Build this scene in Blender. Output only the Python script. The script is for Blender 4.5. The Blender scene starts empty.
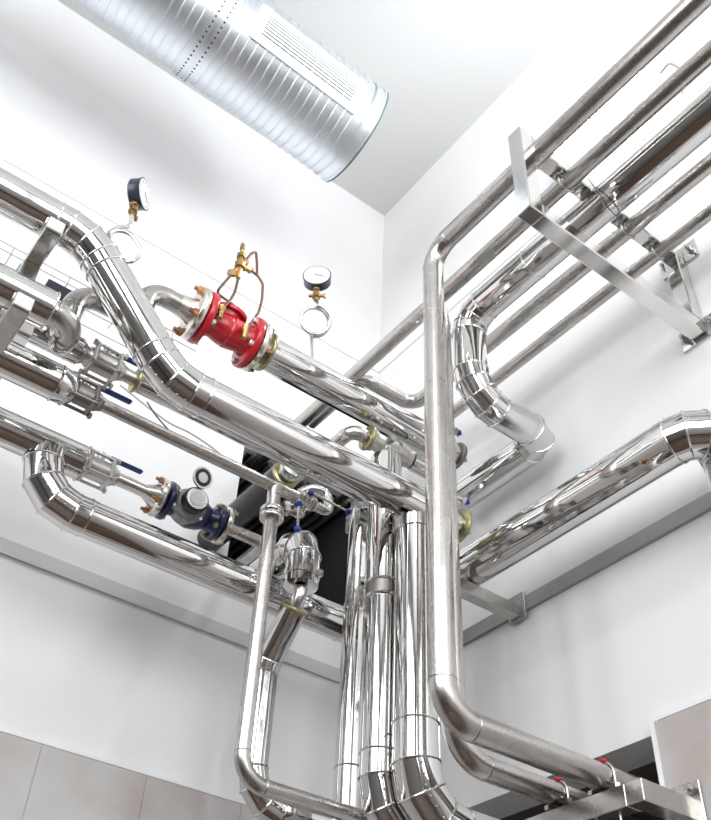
P = {'F1': [(-0.624, -3.1, 3.845), (-0.624, -1.082, 3.845), (-0.624, -1.082, 2.409), (0.25, -1.082, 2.409)],
 'F2': [(-0.492, -0.95, 3.83), (-0.477, -0.95, 3.74), (-0.477, -0.95, 2.409), (0.25, -0.95, 2.409)],
 'G1': [(-1.4625, -0.77, 3.5557),
        (-1.4591, -0.76, 3.5859),
        (-1.439, -0.76, 3.6244),
        (-1.4176, -0.76, 3.6469),
        (-1.4192, -0.76, 3.6946),
        (-1.4218, -0.76, 3.7197),
        (-1.4236, -0.76, 3.7976)],
 'G1r': [(-1.4573, -0.76, 3.5662),
         (-1.4529, -0.765, 3.5859),
         (-1.4378, -0.77, 3.5976),
         (-1.4144, -0.775, 3.599),
         (-1.3926, -0.78, 3.5819),
         (-1.3764, -0.78, 3.5613),
         (-1.3722, -0.775, 3.5404),
         (-1.3819, -0.77, 3.5169),
         (-1.3933, -0.76, 3.5136),
         (-1.4088, -0.75, 3.5152)],
 'G2': [(-0.7634, -0.69, 3.626),
        (-0.7692, -0.69, 3.6918),
        (-0.7694, -0.69, 3.7819),
        (-0.773, -0.69, 3.8686),
        (-0.7809, -0.69, 3.9161),
        (-0.779, -0.69, 3.9871)],
 'L1': [(-0.81, -0.62, 3.158), (-0.81, -0.62, 2.37), (0.3, -0.62, 2.37)],
 'L2bot': [(-0.627, -0.52, 2.96), (-0.627, -0.52, 2.93), (-0.627, -0.377, 2.787), (-0.627, -0.377, 2.427), (-0.3, -0.377, 2.427)],
 'L2top': [(-0.627, -0.1, 3.113), (-0.627, -0.52, 3.113), (-0.627, -0.52, 2.95)],
 'P1': [(-3.2, -0.8, 3.469), (-1.509, -0.8, 3.469), (-1.217, -0.8, 3.162), (-0.36, -0.8, 3.162)],
 'P2': [(-0.92, -0.69, 3.543), (-0.24, -0.69, 3.543)],
 'P3': [(-1.536, -0.8, 3.19),
        (-1.47, -0.8, 3.19),
        (-1.47, -0.69, 3.19),
        (-1.47, -0.69, 3.41),
        (-1.3, -0.69, 3.41),
        (-1.3, -0.69, 3.543),
        (-1.174, -0.69, 3.543)],
 'P3ins': [(-3.2, -0.8, 3.19), (-1.534, -0.8, 3.19)],
 'P4': {'cap': -1.3992505281103662,
        'end': -0.6088804391552556,
        'fl': -1.2384516494160625,
        'v': -1.3320105302080494,
        'y': -0.6,
        'z': 3.3025852501185757},
 'P5': {'cap': -1.3968632065413287,
        'end': -0.7187020987654436,
        'tee': -0.8097813377185464,
        'v': -1.3640376341724778,
        'y': -0.62,
        'z': 3.158435588058177},
 'P6': {'cap': -1.251709956902637,
        'end': -0.6541867207784962,
        'fl': [-1.0208374605969857, -0.9961755870588934, -0.8372434964730958, -0.81414125807911],
        'v': -1.205043430540257,
        'y': -0.37,
        'z': 3.1610589276200205},
 'P7': [(-1.344, -0.37, 3.131), (-1.344, -0.37, 3.007), (-0.06, -0.37, 3.007)],
 'P8': [(-0.19, -0.722, 3.11), (-0.19, -1.482, 3.11)],
 'brass': [(-1.0557, -0.69, 3.9396),
           (-1.054, -0.69, 3.8771),
           (-1.0561, -0.69, 3.818),
           (-1.0493, -0.69, 3.7719),
           (-1.0374, -0.69, 3.8612),
           (-1.075, -0.69, 3.78),
           (-1.0163, -0.69, 3.8393)],
 'cable': [(-1.029, -0.1, 3.7077),
           (-0.9791, -0.1, 3.665),
           (-0.9034, -0.1, 3.6239),
           (-0.8071, -0.1, 3.5978),
           (-0.709, -0.1, 3.5931),
           (-0.6089, -0.1, 3.5924)],
 'cable2': [(-1.1202, -0.06, 3.7598),
            (-0.9394, -0.06, 3.7064),
            (-0.8417, -0.06, 3.7026),
            (-0.7433, -0.06, 3.6842),
            (-0.6821, -0.06, 3.6541),
            (-0.6578, -0.06, 3.6268)],
 'cable3': [(-1.0227, -0.05, 3.5782), (-0.9636, -0.05, 3.5761), (-0.8105, -0.05, 3.5628), (-0.7197, -0.05, 3.601)],
 'cam': {'F': 947.5009930952422,
         'R': [[0.7974234377982427, -0.6020272444098255, 0.04097630825665634],
               [-0.4305934036565001, -0.5201451921171469, 0.7375895198855029],
               [0.4227353564318256, 0.6058152986725647, 0.6740049275166531]],
         'loc': [-1.7939781407525133, -2.404504612285482, 1.6]},
 'cap': [(-0.6749, -0.45, 3.3667), (-0.775, -0.45, 3.1889), (-0.7293, -0.45, 3.1478), (-0.809, -0.45, 3.0385)],
 'duct': [(-2.516, -0.66, 5.125), (-0.664, -0.66, 4.994)],
 'meter': [(-0.9256, -0.37, 3.176), (-0.9033, -0.37, 3.215), (-0.9028, -0.37, 3.2877)],
 'mface': [-0.9448978940257785, -0.4650000000000001, 3.139598021520327],
 'mlid': [-0.9487636202841341, -0.47499999999999987, 3.200629135887308],
 'p2': [(-0.492, -3.1, 3.853), (-0.492, 0.15, 3.853)],
 'p3': [(-0.38, -3.1, 3.825), (-0.38, -0.965, 3.825), (-0.38, -0.965, 3.494), (-0.089, -0.965, 3.494), (-0.089, -0.562, 3.494)],
 'p4': [(-0.238, -3.1, 3.853), (-0.238, -0.524, 3.853), (-0.463, -0.524, 3.853), (-0.463, -0.224, 3.853)],
 'p4x': -0.23324506137134682,
 'p5': [(-0.108, -3.1, 3.853), (-0.108, 0.1, 3.853)],
 'p5x': -0.10993388599118648,
 'redx': [-1.1537874331903906, -1.1306364298765725, -0.98003455604312, -0.9588816748136512, -0.9335479657963797],
 'strap': [-1.339476361737879, -0.6600000000000001, 5.041704625180548],
 'tapA': [(-0.2877, -0.8, 3.5154), (-0.2677, -0.8, 3.2621)],
 'tileoff': 0.24166817083267128,
 'tray': [(-1.6417, -0.08, 4.0687),
          (-1.5543, -0.08, 4.0695),
          (-1.3422, -0.08, 4.052),
          (-1.4933, -0.08, 4.0431),
          (-1.3818, -0.08, 4.0332),
          (-1.304, -0.08, 3.9461),
          (-1.1712, -0.08, 3.9373),
          (-0.9337, -0.08, 3.9229)],
 'tube1': [(-1.0779, -0.7, 3.7591), (-1.1039, -0.69, 3.6812), (-1.0893, -0.66, 3.7016), (-1.0162, -0.63, 3.7277), (-1.0031, -0.63, 3.7102)],
 'tube2': [(-1.0537, -0.7, 3.7592), (-1.0725, -0.74, 3.65), (-1.0865, -0.75, 3.5922), (-1.1057, -0.75, 3.5491), (-1.1107, -0.75, 3.5208)],
 'tube3': [(-1.0163, -0.69, 3.8393),
           (-1.0008, -0.72, 3.7945),
           (-0.9803, -0.72, 3.773),
           (-0.975, -0.72, 3.7044),
           (-0.9783, -0.72, 3.6492),
           (-1.0044, -0.74, 3.571),
           (-1.0241, -0.75, 3.5241)],
 'tube4': [(-1.0327, -0.69, 3.8794), (-1.0199, -0.69, 3.9189), (-1.0073, -0.69, 3.934), (-0.9975, -0.69, 3.8877), (-0.9911, -0.69, 3.8397)]}
import bpy, math, random
from mathutils import Vector, Matrix
random.seed(4)
PI = math.pi
SC = bpy.context.scene
COL = SC.collection
V = Vector
EX, EY, EZ = V((1,0,0)), V((0,1,0)), V((0,0,1))

# ------------------------------------------------------------------ materials
def nodes(name):
    m = bpy.data.materials.new(name); m.use_nodes = True
    nt = m.node_tree; b = nt.nodes['Principled BSDF']
    return m, nt, b

def metal(name, col, rough, bump=0.0, scale=4.0, stretch=(1,1,1), rvar=0.0, spots=None, spot_amt=.5):
    m, nt, b = nodes(name)
    b.inputs['Metallic'].default_value = 1.0
    b.inputs['Base Color'].default_value = (*col, 1)
    b.inputs['Roughness'].default_value = rough
    tc = nt.nodes.new('ShaderNodeTexCoord'); mp = nt.nodes.new('ShaderNodeMapping')
    mp.inputs['Scale'].default_value = stretch
    nt.links.new(tc.outputs['Object'], mp.inputs['Vector'])
    if bump:
        n = nt.nodes.new('ShaderNodeTexNoise'); n.inputs['Scale'].default_value = scale
        n.inputs['Detail'].default_value = 2
        nt.links.new(mp.outputs[0], n.inputs['Vector'])
        bp = nt.nodes.new('ShaderNodeBump'); bp.inputs['Strength'].default_value = 1
        bp.inputs['Distance'].default_value = bump
        nt.links.new(n.outputs['Fac'], bp.inputs['Height'])
        nt.links.new(bp.outputs[0], b.inputs['Normal'])
    if rvar:
        n2 = nt.nodes.new('ShaderNodeTexNoise'); n2.inputs['Scale'].default_value = 14
        n2.inputs['Detail'].default_value = 5
        nt.links.new(tc.outputs['Object'], n2.inputs['Vector'])
        mr = nt.nodes.new('ShaderNodeMapRange')
        mr.inputs['From Min'].default_value = .3; mr.inputs['From Max'].default_value = .7
        mr.inputs['To Min'].default_value = max(.02, rough-rvar); mr.inputs['To Max'].default_value = rough+rvar
        nt.links.new(n2.outputs['Fac'], mr.inputs['Value'])
        nt.links.new(mr.outputs[0], b.inputs['Roughness'])
    if spots:
        n3 = nt.nodes.new('ShaderNodeTexNoise'); n3.inputs['Scale'].default_value = 22
        n3.inputs['Detail'].default_value = 6
        nt.links.new(tc.outputs['Object'], n3.inputs['Vector'])
        cr = nt.nodes.new('ShaderNodeValToRGB')
        cr.color_ramp.elements[0].position = .42; cr.color_ramp.elements[0].color = (*spots, 1)
        cr.color_ramp.elements[1].position = .62; cr.color_ramp.elements[1].color = (*col, 1)
        nt.links.new(n3.outputs['Fac'], cr.inputs['Fac'])
        nt.links.new(cr.outputs[0], b.inputs['Base Color'])
    return m

def plain(name, col, rough=.5, metallic=0.0, coat=0.0, noise=None, nscale=6, emit=None, estr=0, bump=0):
    m, nt, b = nodes(name)
    b.inputs['Base Color'].default_value = (*col, 1)
    b.inputs['Roughness'].default_value = rough
    b.inputs['Metallic'].default_value = metallic
    b.inputs['Coat Weight'].default_value = coat
    if noise or bump:
        tc = nt.nodes.new('ShaderNodeTexCoord')
        n = nt.nodes.new('ShaderNodeTexNoise'); n.inputs['Scale'].default_value = nscale
        n.inputs['Detail'].default_value = 6
        nt.links.new(tc.outputs['Object'], n.inputs['Vector'])
        if noise:
            cr = nt.nodes.new('ShaderNodeValToRGB')
            cr.color_ramp.elements[0].position = .35; cr.color_ramp.elements[0].color = (*noise, 1)
            cr.color_ramp.elements[1].position = .65; cr.color_ramp.elements[1].color = (*col, 1)
            nt.links.new(n.outputs['Fac'], cr.inputs['Fac'])
            nt.links.new(cr.outputs[0], b.inputs['Base Color'])
        if bump:
            bp = nt.nodes.new('ShaderNodeBump'); bp.inputs['Distance'].default_value = bump
            nt.links.new(n.outputs['Fac'], bp.inputs['Height'])
            nt.links.new(bp.outputs[0], b.inputs['Normal'])
    if emit:
        b.inputs['Emission Color'].default_value = (*emit, 1)
        b.inputs['Emission Strength'].default_value = estr
    return m

def tile_mat(name):
    m, nt, b = nodes(name)
    tc = nt.nodes.new('ShaderNodeTexCoord')
    n = nt.nodes.new('ShaderNodeTexNoise'); n.inputs['Scale'].default_value = 4.5; n.inputs['Detail'].default_value = 8
    nt.links.new(tc.outputs['Object'], n.inputs['Vector'])
    cr = nt.nodes.new('ShaderNodeValToRGB')
    e = cr.color_ramp.elements
    e[0].position = .32; e[0].color = (.46,.405,.38,1)
    e[1].position = .68; e[1].color = (.57,.56,.55,1)
    k = e.new(.5); k.color = (.52,.50,.485,1)
    nt.links.new(n.outputs['Fac'], cr.inputs['Fac'])
    nt.links.new(cr.outputs[0], b.inputs['Base Color'])
    b.inputs['Roughness'].default_value = .3
    return m

M = dict(
    jacket = metal('polished_steel_jacket', (.68,.67,.66), .065, bump=.0022, scale=2.6, rvar=.02),
    bead = metal('rolled_bead_steel', (.72,.71,.69), .18),
    bare = metal('brushed_steel_pipe', (.57,.55,.525), .27, bump=.0001, scale=30, rvar=.03, spots=(.53,.505,.48)),
    bare_dark = metal('dull_steel_pipe', (.50,.49,.47), .28, rvar=.05, spots=(.44,.42,.39)),
    bare_bright = metal('bright_steel_pipe', (.66,.645,.62), .22, rvar=.06),
    cast = metal('cast_steel', (.55,.53,.50), .30, bump=.0012, scale=60, rvar=.08),
    dark_cast = metal('dark_cast_steel', (.26,.245,.23), .4, bump=.001, scale=60, rvar=.08),
    satin = metal('satin_square_tube', (.72,.71,.695), .12, rvar=.04),
    galv = metal('galvanised_sheet', (.76,.80,.84), .40, rvar=.04),
    galv_dull = metal('dull_galvanised_strip', (.40,.40,.395), .5, rvar=.1),
    dull = metal('dented_dull_jacket', (.085,.085,.09), .34, bump=.010, scale=9),
    zinc = metal('yellow_passivated_zinc', (.55,.48,.28), .34, spots=(.36,.34,.18)),
    flange = metal('machined_flange_steel', (.72,.69,.62), .26, rvar=.08),
    rust = metal('rusty_bolt', (.50,.27,.13), .5, spots=(.22,.10,.05)),
    brass = metal('brass_fitting', (.55,.37,.16), .3, spots=(.34,.21,.08)),
    copper = metal('brown_copper_tube', (.19,.11,.085), .38),
    bolt = metal('zinc_bolt', (.55,.54,.52), .3),
    red = plain('red_enamel', (.50,.007,.018), .3, coat=.3, bump=.0006, nscale=50),
    blue = plain('dark_blue_enamel', (.008,.013,.085), .28, coat=.35),
    blue_grip = plain('blue_vinyl_grip', (.02,.05,.20), .38),
    blue_knob = plain('blue_plastic_knob', (.01,.05,.36), .3),
    black = plain('black_plastic', (.012,.013,.016), .35),
    navy = plain('dark_gauge_case', (.02,.024,.045), .3),
    white = plain('white_dial', (.86,.86,.86), .4),
    grey = plain('grey_meter_housing', (.30,.31,.32), .38, metallic=.6),
    white_metal = plain('white_powder_coat', (.86,.87,.88), .35),
    frame = plain('grey_window_frame', (.08,.085,.09), .4),
    slot = plain('dark_slot', (.05,.06,.07), .6),
    wall = plain('white_wall_paint', (.86,.855,.855), .5, noise=(.83,.825,.825), nscale=2.5),
    wall_far = plain('grey_wall_paint', (.17,.165,.16), .6),
    ceil = plain('white_ceiling_paint', (.65,.65,.64), .7),
    tile = tile_mat('beige_wall_tile'),
    grout = plain('pale_grout', (.55,.54,.52), .7),
    trimw = plain('white_tile_trim', (.85,.85,.86), .35),
    trimg = plain('grey_joint', (.62,.62,.63), .6),
    floor = plain('brown_floor_tile', (.11,.07,.045), .4, noise=(.07,.045,.03), nscale=3),
    dark = plain('black_recess_lining', (.03,.03,.031), .6),  # shade inside the recess put into a near-black colour
    niche = plain('dim_concrete', (.13,.12,.11), .85, noise=(.09,.08,.075), nscale=5),  # shade of the pipe hole put into the dark concrete colour
    gasket = plain('dark_green_gasket', (.12,.16,.15), .5),
    cable = plain('dark_cable', (.03,.05,.07), .45),
    cable_grey = plain('grey_cable', (.42,.42,.42), .5),
    wire = metal('tray_wire', (.35,.35,.36), .4),
    tube = plain('lamp_tube', (.9,.93,1), .4, emit=(.93,.96,1.0), estr=62),
    diffuser = plain('lamp_reflector', (.9,.9,.92), .4),
    redrub = plain('red_rubber', (.45,.02,.03), .5),
)

# ------------------------------------------------------------------ mesh tools
def perp(d):
    a = EZ if abs(d.z) < .9 else EX
    u = d.cross(a).normalized(); return u, d.cross(u).normalized()

def catmull(pts, n=8):
    pts = [V(p) for p in pts]; q = [pts[0]*2-pts[1]]+pts+[pts[-1]*2-pts[-2]]; out = []
    for i in range(1, len(q)-2):
        a, b, c, d = q[i-1:i+3]
        for k in range(n):
            t = k/n; out.append(.5*((2*b)+(c-a)*t+(2*a-5*b+4*c-d)*t*t+(3*b-a-3*c+d)*t**3))
    out.append(pts[-1]); return out

class MB:
    def __init__(s): s.v = []; s.f = []; s.flat = set()
    def ring_faces(s, a, b, n):
        for i in range(n):
            j = (i+1) % n; s.f.append((a+i, a+j, b+j, b+i))
    def sweep(s, pts, r, seg=32, split=False, cap=(True, True)):
        """round tube along a polyline with true mitred corners; returns the rings"""
        pts = [V(p) for p in pts]; n = len(pts)
        rs = r if isinstance(r, (list, tuple)) else [r]*n
        d = [(pts[i+1]-pts[i]) for i in range(n-1)]
        for i in range(len(d)):
            if d[i].length < 1e-7: d[i] = d[i-1].copy() if i else d[i+1].copy()
            d[i] = d[i].normalized()
        u, v = perp(d[0]); rings = []
        for i in range(n):
            din = d[max(i-1, 0)]; dout = d[min(i, n-2)]
            nn = (din+dout).normalized(); ring = []
            for k in range(seg):
                a = 2*PI*k/seg; w = (u*math.cos(a)+v*math.sin(a))*rs[i]
                w = w - din*(w.dot(nn)/din.dot(nn)); ring.append(pts[i]+w)
            rings.append(ring)
            q = din.rotation_difference(dout); u = q @ u; v = q @ v
        base = None
        for i in range(n):
            if i == 0 or i == n-1 or not split:
                b = len(s.v); s.v += rings[i]
                if i: s.ring_faces(base, b, seg)
                base = b
            else:
                b = len(s.v); s.v += rings[i]; s.ring_faces(base, b, seg)
                base = len(s.v); s.v += [p.copy() for p in rings[i]]
        if cap[0]:
            b = len(s.v); s.v += [p.copy() for p in rings[0]]; s.f.append(tuple(b+k for k in range(seg))[::-1])
        if cap[1]:
            b = len(s.v); s.v += [p.copy() for p in rings[-1]]; s.f.append(tuple(b+k for k in range(seg)))
        return rings
    def lathe(s, c, axis, prof, seg=32):
        """profile [(t along axis, radius)], sharp where the angle is big"""
        c = V(c); ax = V(axis).normalized(); u, v = perp(ax); base = None
        for t, r in prof:
            b = len(s.v)
            for k in range(seg):
                a = 2*PI*k/seg; s.v.append(c+ax*t+(u*math.cos(a)+v*math.sin(a))*max(r, 1e-5))
            if base is not None: s.ring_faces(base, b, seg)
            else: s.f.append(tuple(b+k for k in range(seg))[::-1])
            base = b
        s.f.append(tuple(base+k for k in range(seg)))
    def bead(s, ring, rr, seg=8):
        """closed thin tube running around a ring of points"""
        n = len(ring); c = sum(ring, V((0,0,0)))/n; b0 = len(s.v)
        for i in range(n):
            T = (ring[(i+1) % n]-ring[i-1]).normalized(); N = (ring[i]-c); N = (N-T*N.dot(T)).normalized(); B = T.cross(N)
            for k in range(seg):
                a = 2*PI*k/seg; s.v.append(ring[i]+(N*math.cos(a)+B*math.sin(a))*rr)
        for i in range(n):
            j = (i+1) % n
            for k in range(seg):
                l = (k+1) % seg; s.f.append((b0+i*seg+k, b0+j*seg+k, b0+j*seg+l, b0+i*seg+l))
    def circle_bead(s, c, axis, R, rr, n=40, seg=8):
        ax = V(axis).normalized(); u, v = perp(ax)
        s.bead([V(c)+(u*math.cos(2*PI*k/n)+v*math.sin(2*PI*k/n))*R for k in range(n)], rr, seg)
    def box(s, c, size, ax=(EX, EY, EZ), bev=0.0):
        c = V(c); a, b, d = [V(q).normalized()*(h/2) for q, h in zip(ax, size)]
        if bev <= 0:
            i = len(s.v)
            for x in (-1, 1):
                for y in (-1, 1):
                    for z in (-1, 1): s.v.append(c+a*x+b*y+d*z)
            for q in ((0,1,3,2),(4,6,7,5),(0,4,5,1),(2,3,7,6),(0,2,6,4),(1,5,7,3)): s.f.append(tuple(i+k for k in q))
            return
        L = [h/2 for h in size]; A = [V(q).normalized() for q in ax]
        i0 = len(s.v); idx = {}
        for x in (-1, 1):
            for y in (-1, 1):
                for z in (-1, 1):
                    sg = (x, y, z)
                    for k in range(3):
                        p = c.copy()
                        for m in range(3): p += A[m]*sg[m]*(L[m] if m == k else L[m]-bev)
                        idx[(sg, k)] = len(s.v); s.v.append(p)
        for k in range(3):
            o = [m for m in range(3) if m != k]
            for sk in (-1, 1):
                q = []
                for (p_, r_) in ((-1,-1),(1,-1),(1,1),(-1,1)):
                    sg = [0,0,0]; sg[k] = sk; sg[o[0]] = p_; sg[o[1]] = r_; q.append(idx[(tuple(sg), k)])
                s.f.append(tuple(q))
            for p_ in (-1, 1):
                for r_ in (-1, 1):
                    sg1 = [0,0,0]; sg1[k] = -1; sg1[o[0]] = p_; sg1[o[1]] = r_; sg2 = list(sg1); sg2[k] = 1
                    s.f.append((idx[(tuple(sg1), o[0])], idx[(tuple(sg2), o[0])], idx[(tuple(sg2), o[1])], idx[(tuple(sg1), o[1])]))
        for x in (-1, 1):
            for y in (-1, 1):
                for z in (-1, 1): s.f.append(tuple(idx[((x,y,z), k)] for k in range(3)))
    def hexnut(s, c, axis, R, h, hole=False):
        c = V(c); ax = V(axis).normalized(); u, v = perp(ax); b = len(s.v)
        for t, rr in ((0, R), (h*.85, R), (h, R*.86)):
            for k in range(6):
                a = PI*k/3; s.v.append(c+ax*t+(u*math.cos(a)+v*math.sin(a))*rr)
        s.ring_faces(b, b+6, 6); s.ring_faces(b+6, b+12, 6)
        s.f.append(tuple(b+k for k in range(6))[::-1]); s.f.append(tuple(b+12+k for k in range(6)))
    def ball(s, c, r, seg=16, rings=10, sc=(1,1,1)):
        c = V(c); b = len(s.v); s.v.append(c+V((0,0,r*sc[2])))
        for i in range(1, rings):
            t = PI*i/rings
            for k in range(seg):
                a = 2*PI*k/seg; s.v.append(c+V((r*sc[0]*math.sin(t)*math.cos(a), r*sc[1]*math.sin(t)*math.sin(a), r*sc[2]*math.cos(t))))
        s.v.append(c-V((0,0,r*sc[2]))); e = len(s.v)-1
        for k in range(seg): s.f.append((b, b+1+k, b+1+(k+1) % seg))
        for i in range(rings-2): s.ring_faces(b+1+i*seg, b+1+(i+1)*seg, seg)
        o = b+1+(rings-2)*seg
        for k in range(seg): s.f.append((e, o+(k+1) % seg, o+k))
    def build(s, name, mat, parent=None, angle=34, kind=None, label=None):
        off = V(parent['_o']) if parent is not None else V((0,0,0))
        me = bpy.data.meshes.new(name)
        me.from_pydata([tuple(p-off) for p in s.v], [], s.f)
        import bmesh
        bm = bmesh.new(); bm.from_mesh(me); bmesh.ops.recalc_face_normals(bm, faces=bm.faces); bm.to_mesh(me); bm.free()
        me.polygons.foreach_set('use_smooth', [True]*len(me.polygons))
        me.set_sharp_from_angle(angle=math.radians(angle))
        me.materials.append(M[mat] if isinstance(mat, str) else mat)
        o = bpy.data.objects.new(name, me); COL.objects.link(o)
        if parent is not None:
            o.parent = parent; o['_o'] = tuple(off)
        else: o['_o'] = (0,0,0)
        if kind: o['kind'] = kind
        if label: o['label'] = label
        return o

def thing(name, label, cat, loc, group=None):
    o = bpy.data.objects.new(name, None); COL.objects.link(o)
    o.empty_display_size = .05; o.location = loc; o['_o'] = tuple(loc)
    o['label'] = label; o['category'] = cat
    if group: o['group'] = group
    return o
def tag(o, label, cat, group=None):
    o['label'] = label; o['category'] = cat
    if group: o['group'] = group
    return o

def fillet(pts, R, n):
    """splits a polyline into straight runs and bends: [('run', a, b), ('bend', [points])]"""
    pts = [V(p) for p in pts]; out = []; cur = pts[0]
    Rs = R if isinstance(R, (list, tuple)) else [R]*(len(pts)-2)
    ns = n if isinstance(n, (list, tuple)) else [n]*(len(pts)-2)
    for i in range(1, len(pts)-1):
        P_, A, B = pts[i], (pts[i]-pts[i-1]).normalized(), (pts[i+1]-pts[i]).normalized()
        th = A.angle(B); T = Rs[i-1]*math.tan(th/2); s = P_-A*T; e = P_+B*T
        if (s-cur).length > 1e-4 and (s-cur).dot(A) > 0: out.append(('run', cur, s))
        nrm = A.cross(B).normalized(); cdir = nrm.cross(A).normalized(); c = s+cdir*Rs[i-1]; arc = []
        n_ = ns[i-1]
        for k in range(n_+1):
            q = Matrix.Rotation(th*k/n_, 3, nrm); arc.append(c+q @ (s-c))
        out.append(('bend', arc)); cur = e
    out.append(('run', cur, pts[-1]))
    return out

def rivet_row(par, ring0, ring1, k, n, size=.0032):
    for j in range(n):
        t = (j+.5)/n; p = ring0[k].lerp(ring1[k], t)
        c0 = sum(ring0, V((0,0,0)))/len(ring0); c1 = sum(ring1, V((0,0,0)))/len(ring1)
        m = MB(); m.ball(p+(p-c0.lerp(c1, t)).normalized()*.0008, size, 8, 6); m.build('rivet', 'bolt', par)

def segs_dir(segs, sg, side, arc):
    i = segs.index(sg)+side
    if 0 <= i < len(segs) and segs[i][0] == 'run' and (segs[i][2]-segs[i][1]).length > 1e-3: return (segs[i][2]-segs[i][1]).normalized()
    # tangent of the arc itself
    a, b, c = (arc[0], arc[1], arc[2]) if side < 0 else (arc[-1], arc[-2], arc[-3])
    if len(arc) < 3: return ((b-a) if side < 0 else (a-b)).normalized()
    t = ((b-a)*1.5-(c-b)*.5).normalized(); return t if side < 0 else -t
def jacket_pipe(root, pts, r, R=.12, gores=4, bead=.0028, seam=None, joint=1.0, rivets=True, rk=6, cap=(True, True), mat='jacket', first='jacket', collar=.035, beads_at=()):
    segs = fillet(pts, R, gores)
    for sg in segs:
        if sg[0] == 'run':
            a, b = sg[1], sg[2]; L = (b-a).length
            if L < .004: continue
            m = MB(); rg = m.sweep([a, b], r, 48, cap=cap)
            d = (b-a)/L
            if seam is not None:
                w = V(seam); w = (w-d*w.dot(d)).normalized()
                m.box(a.lerp(b, .5)+w*(r+.0002), (L*.995, .012, .0016), (d, d.cross(w), w))
            j = m.build(first, mat, root)
            if sg is segs[0]:
                for ds in beads_at:
                    q = MB(); q.circle_bead(a+d*ds, d, r, bead, 48); q.build('joint_bead', 'bead', j)
            nj = 0 if beads_at else int(L/joint)
            for k in range(1, nj+1):
                c = a+d*(joint*k-.15)
                if (c-a).length > L-.1: break
                q = MB(); q.circle_bead(c, d, r, bead, 48); q.build('joint_bead', 'bead', j)
        else:
            arc = sg[1]
            # gores: end tangents are respected by short collars
            d0 = (segs_dir(segs, sg, -1, arc)); d1 = (segs_dir(segs, sg, 1, arc))
            arc = [arc[0]-d0*collar]+arc+[arc[-1]+d1*collar]
            m = MB(); rings = m.sweep(arc, r*1.012, 48, split=True, cap=(False, False))
            e = m.build('elbow', mat, root)
            for rg in (rings if collar > .02 else rings[1:-1]):
                q = MB(); q.bead(rg, bead, 8); q.build('rolled_bead', 'bead', e)
            if rivets:
                for i in range(1, len(rings)-2): rivet_row(e, rings[i], rings[i+1], rk, 3)
    return segs

def bare_pipe(root, pts, r, R=.08, mat='bare', weld=True, n=12, first='straight_pipe', seg=32):
    for sg in fillet(pts, R, n):
        m = MB()
        if sg[0] == 'run':
            if (sg[2]-sg[1]).length < .003: continue
            m.sweep([sg[1], sg[2]], r, seg); m.build(first, mat, root)
        else:
            m.sweep(sg[1], r*1.006, seg, cap=(False, False)); e = m.build('elbow', mat, root)
            if weld:
                for c, d in ((sg[1][0], sg[1][1]-sg[1][0]), (sg[1][-1], sg[1][-2]-sg[1][-1])):
                    q = MB(); q.circle_bead(c, d, r, .0012, seg, 6); q.build('weld_seam', mat, e)

def flange(root, c, ax, R, t, mat='flange', n=4, rb=None, bsz=.008, bmat='bolt', blen=.02, side=1, bore=None, name='flange', phase=.785):
    c = V(c); ax = V(ax).normalized(); m = MB()
    bv = t*.12
    m.lathe(c-ax*(t/2), ax, [(0, R-bv), (bv, R), (t-bv, R), (t, R-bv)], 44)
    f = m.build(name, mat, root, angle=50)
    u, v = perp(ax); rb = rb or R*.78
    for k in range(n):
        a = phase+2*PI*k/n; p = c+(u*math.cos(a)+v*math.sin(a))*rb
        q = MB(); q.hexnut(p+ax*side*t/2, ax*side, bsz, bsz*1.1)
        q.sweep([p+ax*side*(t/2+bsz), p+ax*side*(t/2+blen)], bsz*.55, 10); q.build('bolt', bmat, f)
    return f

def ball_valve(name, label, c, s=.08, L=.085, body='cast', lever=None, lever_len=.12, stem=V((0,0,1)), group=None):
    """three-piece ball valve on an X-direction pipe"""
    c = V(c); t = thing(name, label, 'valve', c, group)
    m = MB(); m.lathe(c-EX*L*.36, EX, [(0, s*.40), (L*.72, s*.40)], 28)
    m.box(c, (L*.5, s*.62, s*.62), bev=.006); m.build('body', body, t)
    for sg in (-1, 1):
        m = MB(); m.box(c+EX*sg*L*.40, (.012, s*.92, s*.92), bev=.004)
        m.lathe(c+EX*sg*L*.40, EX*sg, [(0, s*.38), (.012, s*.36), (.018, s*.30), (.026, s*.27)], 28)
        m.build('end_plate', body, t)
    for y in (-1, 1):
        for z in (-1, 1):
            p = c+V((0, y*s*.39, z*s*.39)); m = MB()
            m.sweep([p-EX*L*.55, p+EX*L*.55], .0045, 10)
            for sg in (-1, 1): m.hexnut(p+EX*sg*(L*.40+.006), EX*sg, .0085, .009)
            m.build('bolt', 'bolt' if body == 'cast' else 'dark_cast', t)
    st = stem.normalized(); m = MB(); m.lathe(c, st, [(0, .012), (s*.55, .012), (s*.55, .008), (s*.68, .008)], 16); m.build('stem', body, t)
    d = V(lever or (1,0,0)).normalized(); top = c+st*s*.66
    m = MB(); m.hexnut(top, st, .011, .008); side = st.cross(d)
    m.box(top+d*.012+st*.003, (.045, .012, .004), (d, side, st)); lv = m.build('lever', 'bolt', t)
    m = MB(); m.box(top+d*(.024+lever_len/2)+st*.003, (lever_len, .019, .010), (d, side, st), bev=.0042)
    m.build('handle_grip', 'blue_grip', lv)
    return t

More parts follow.
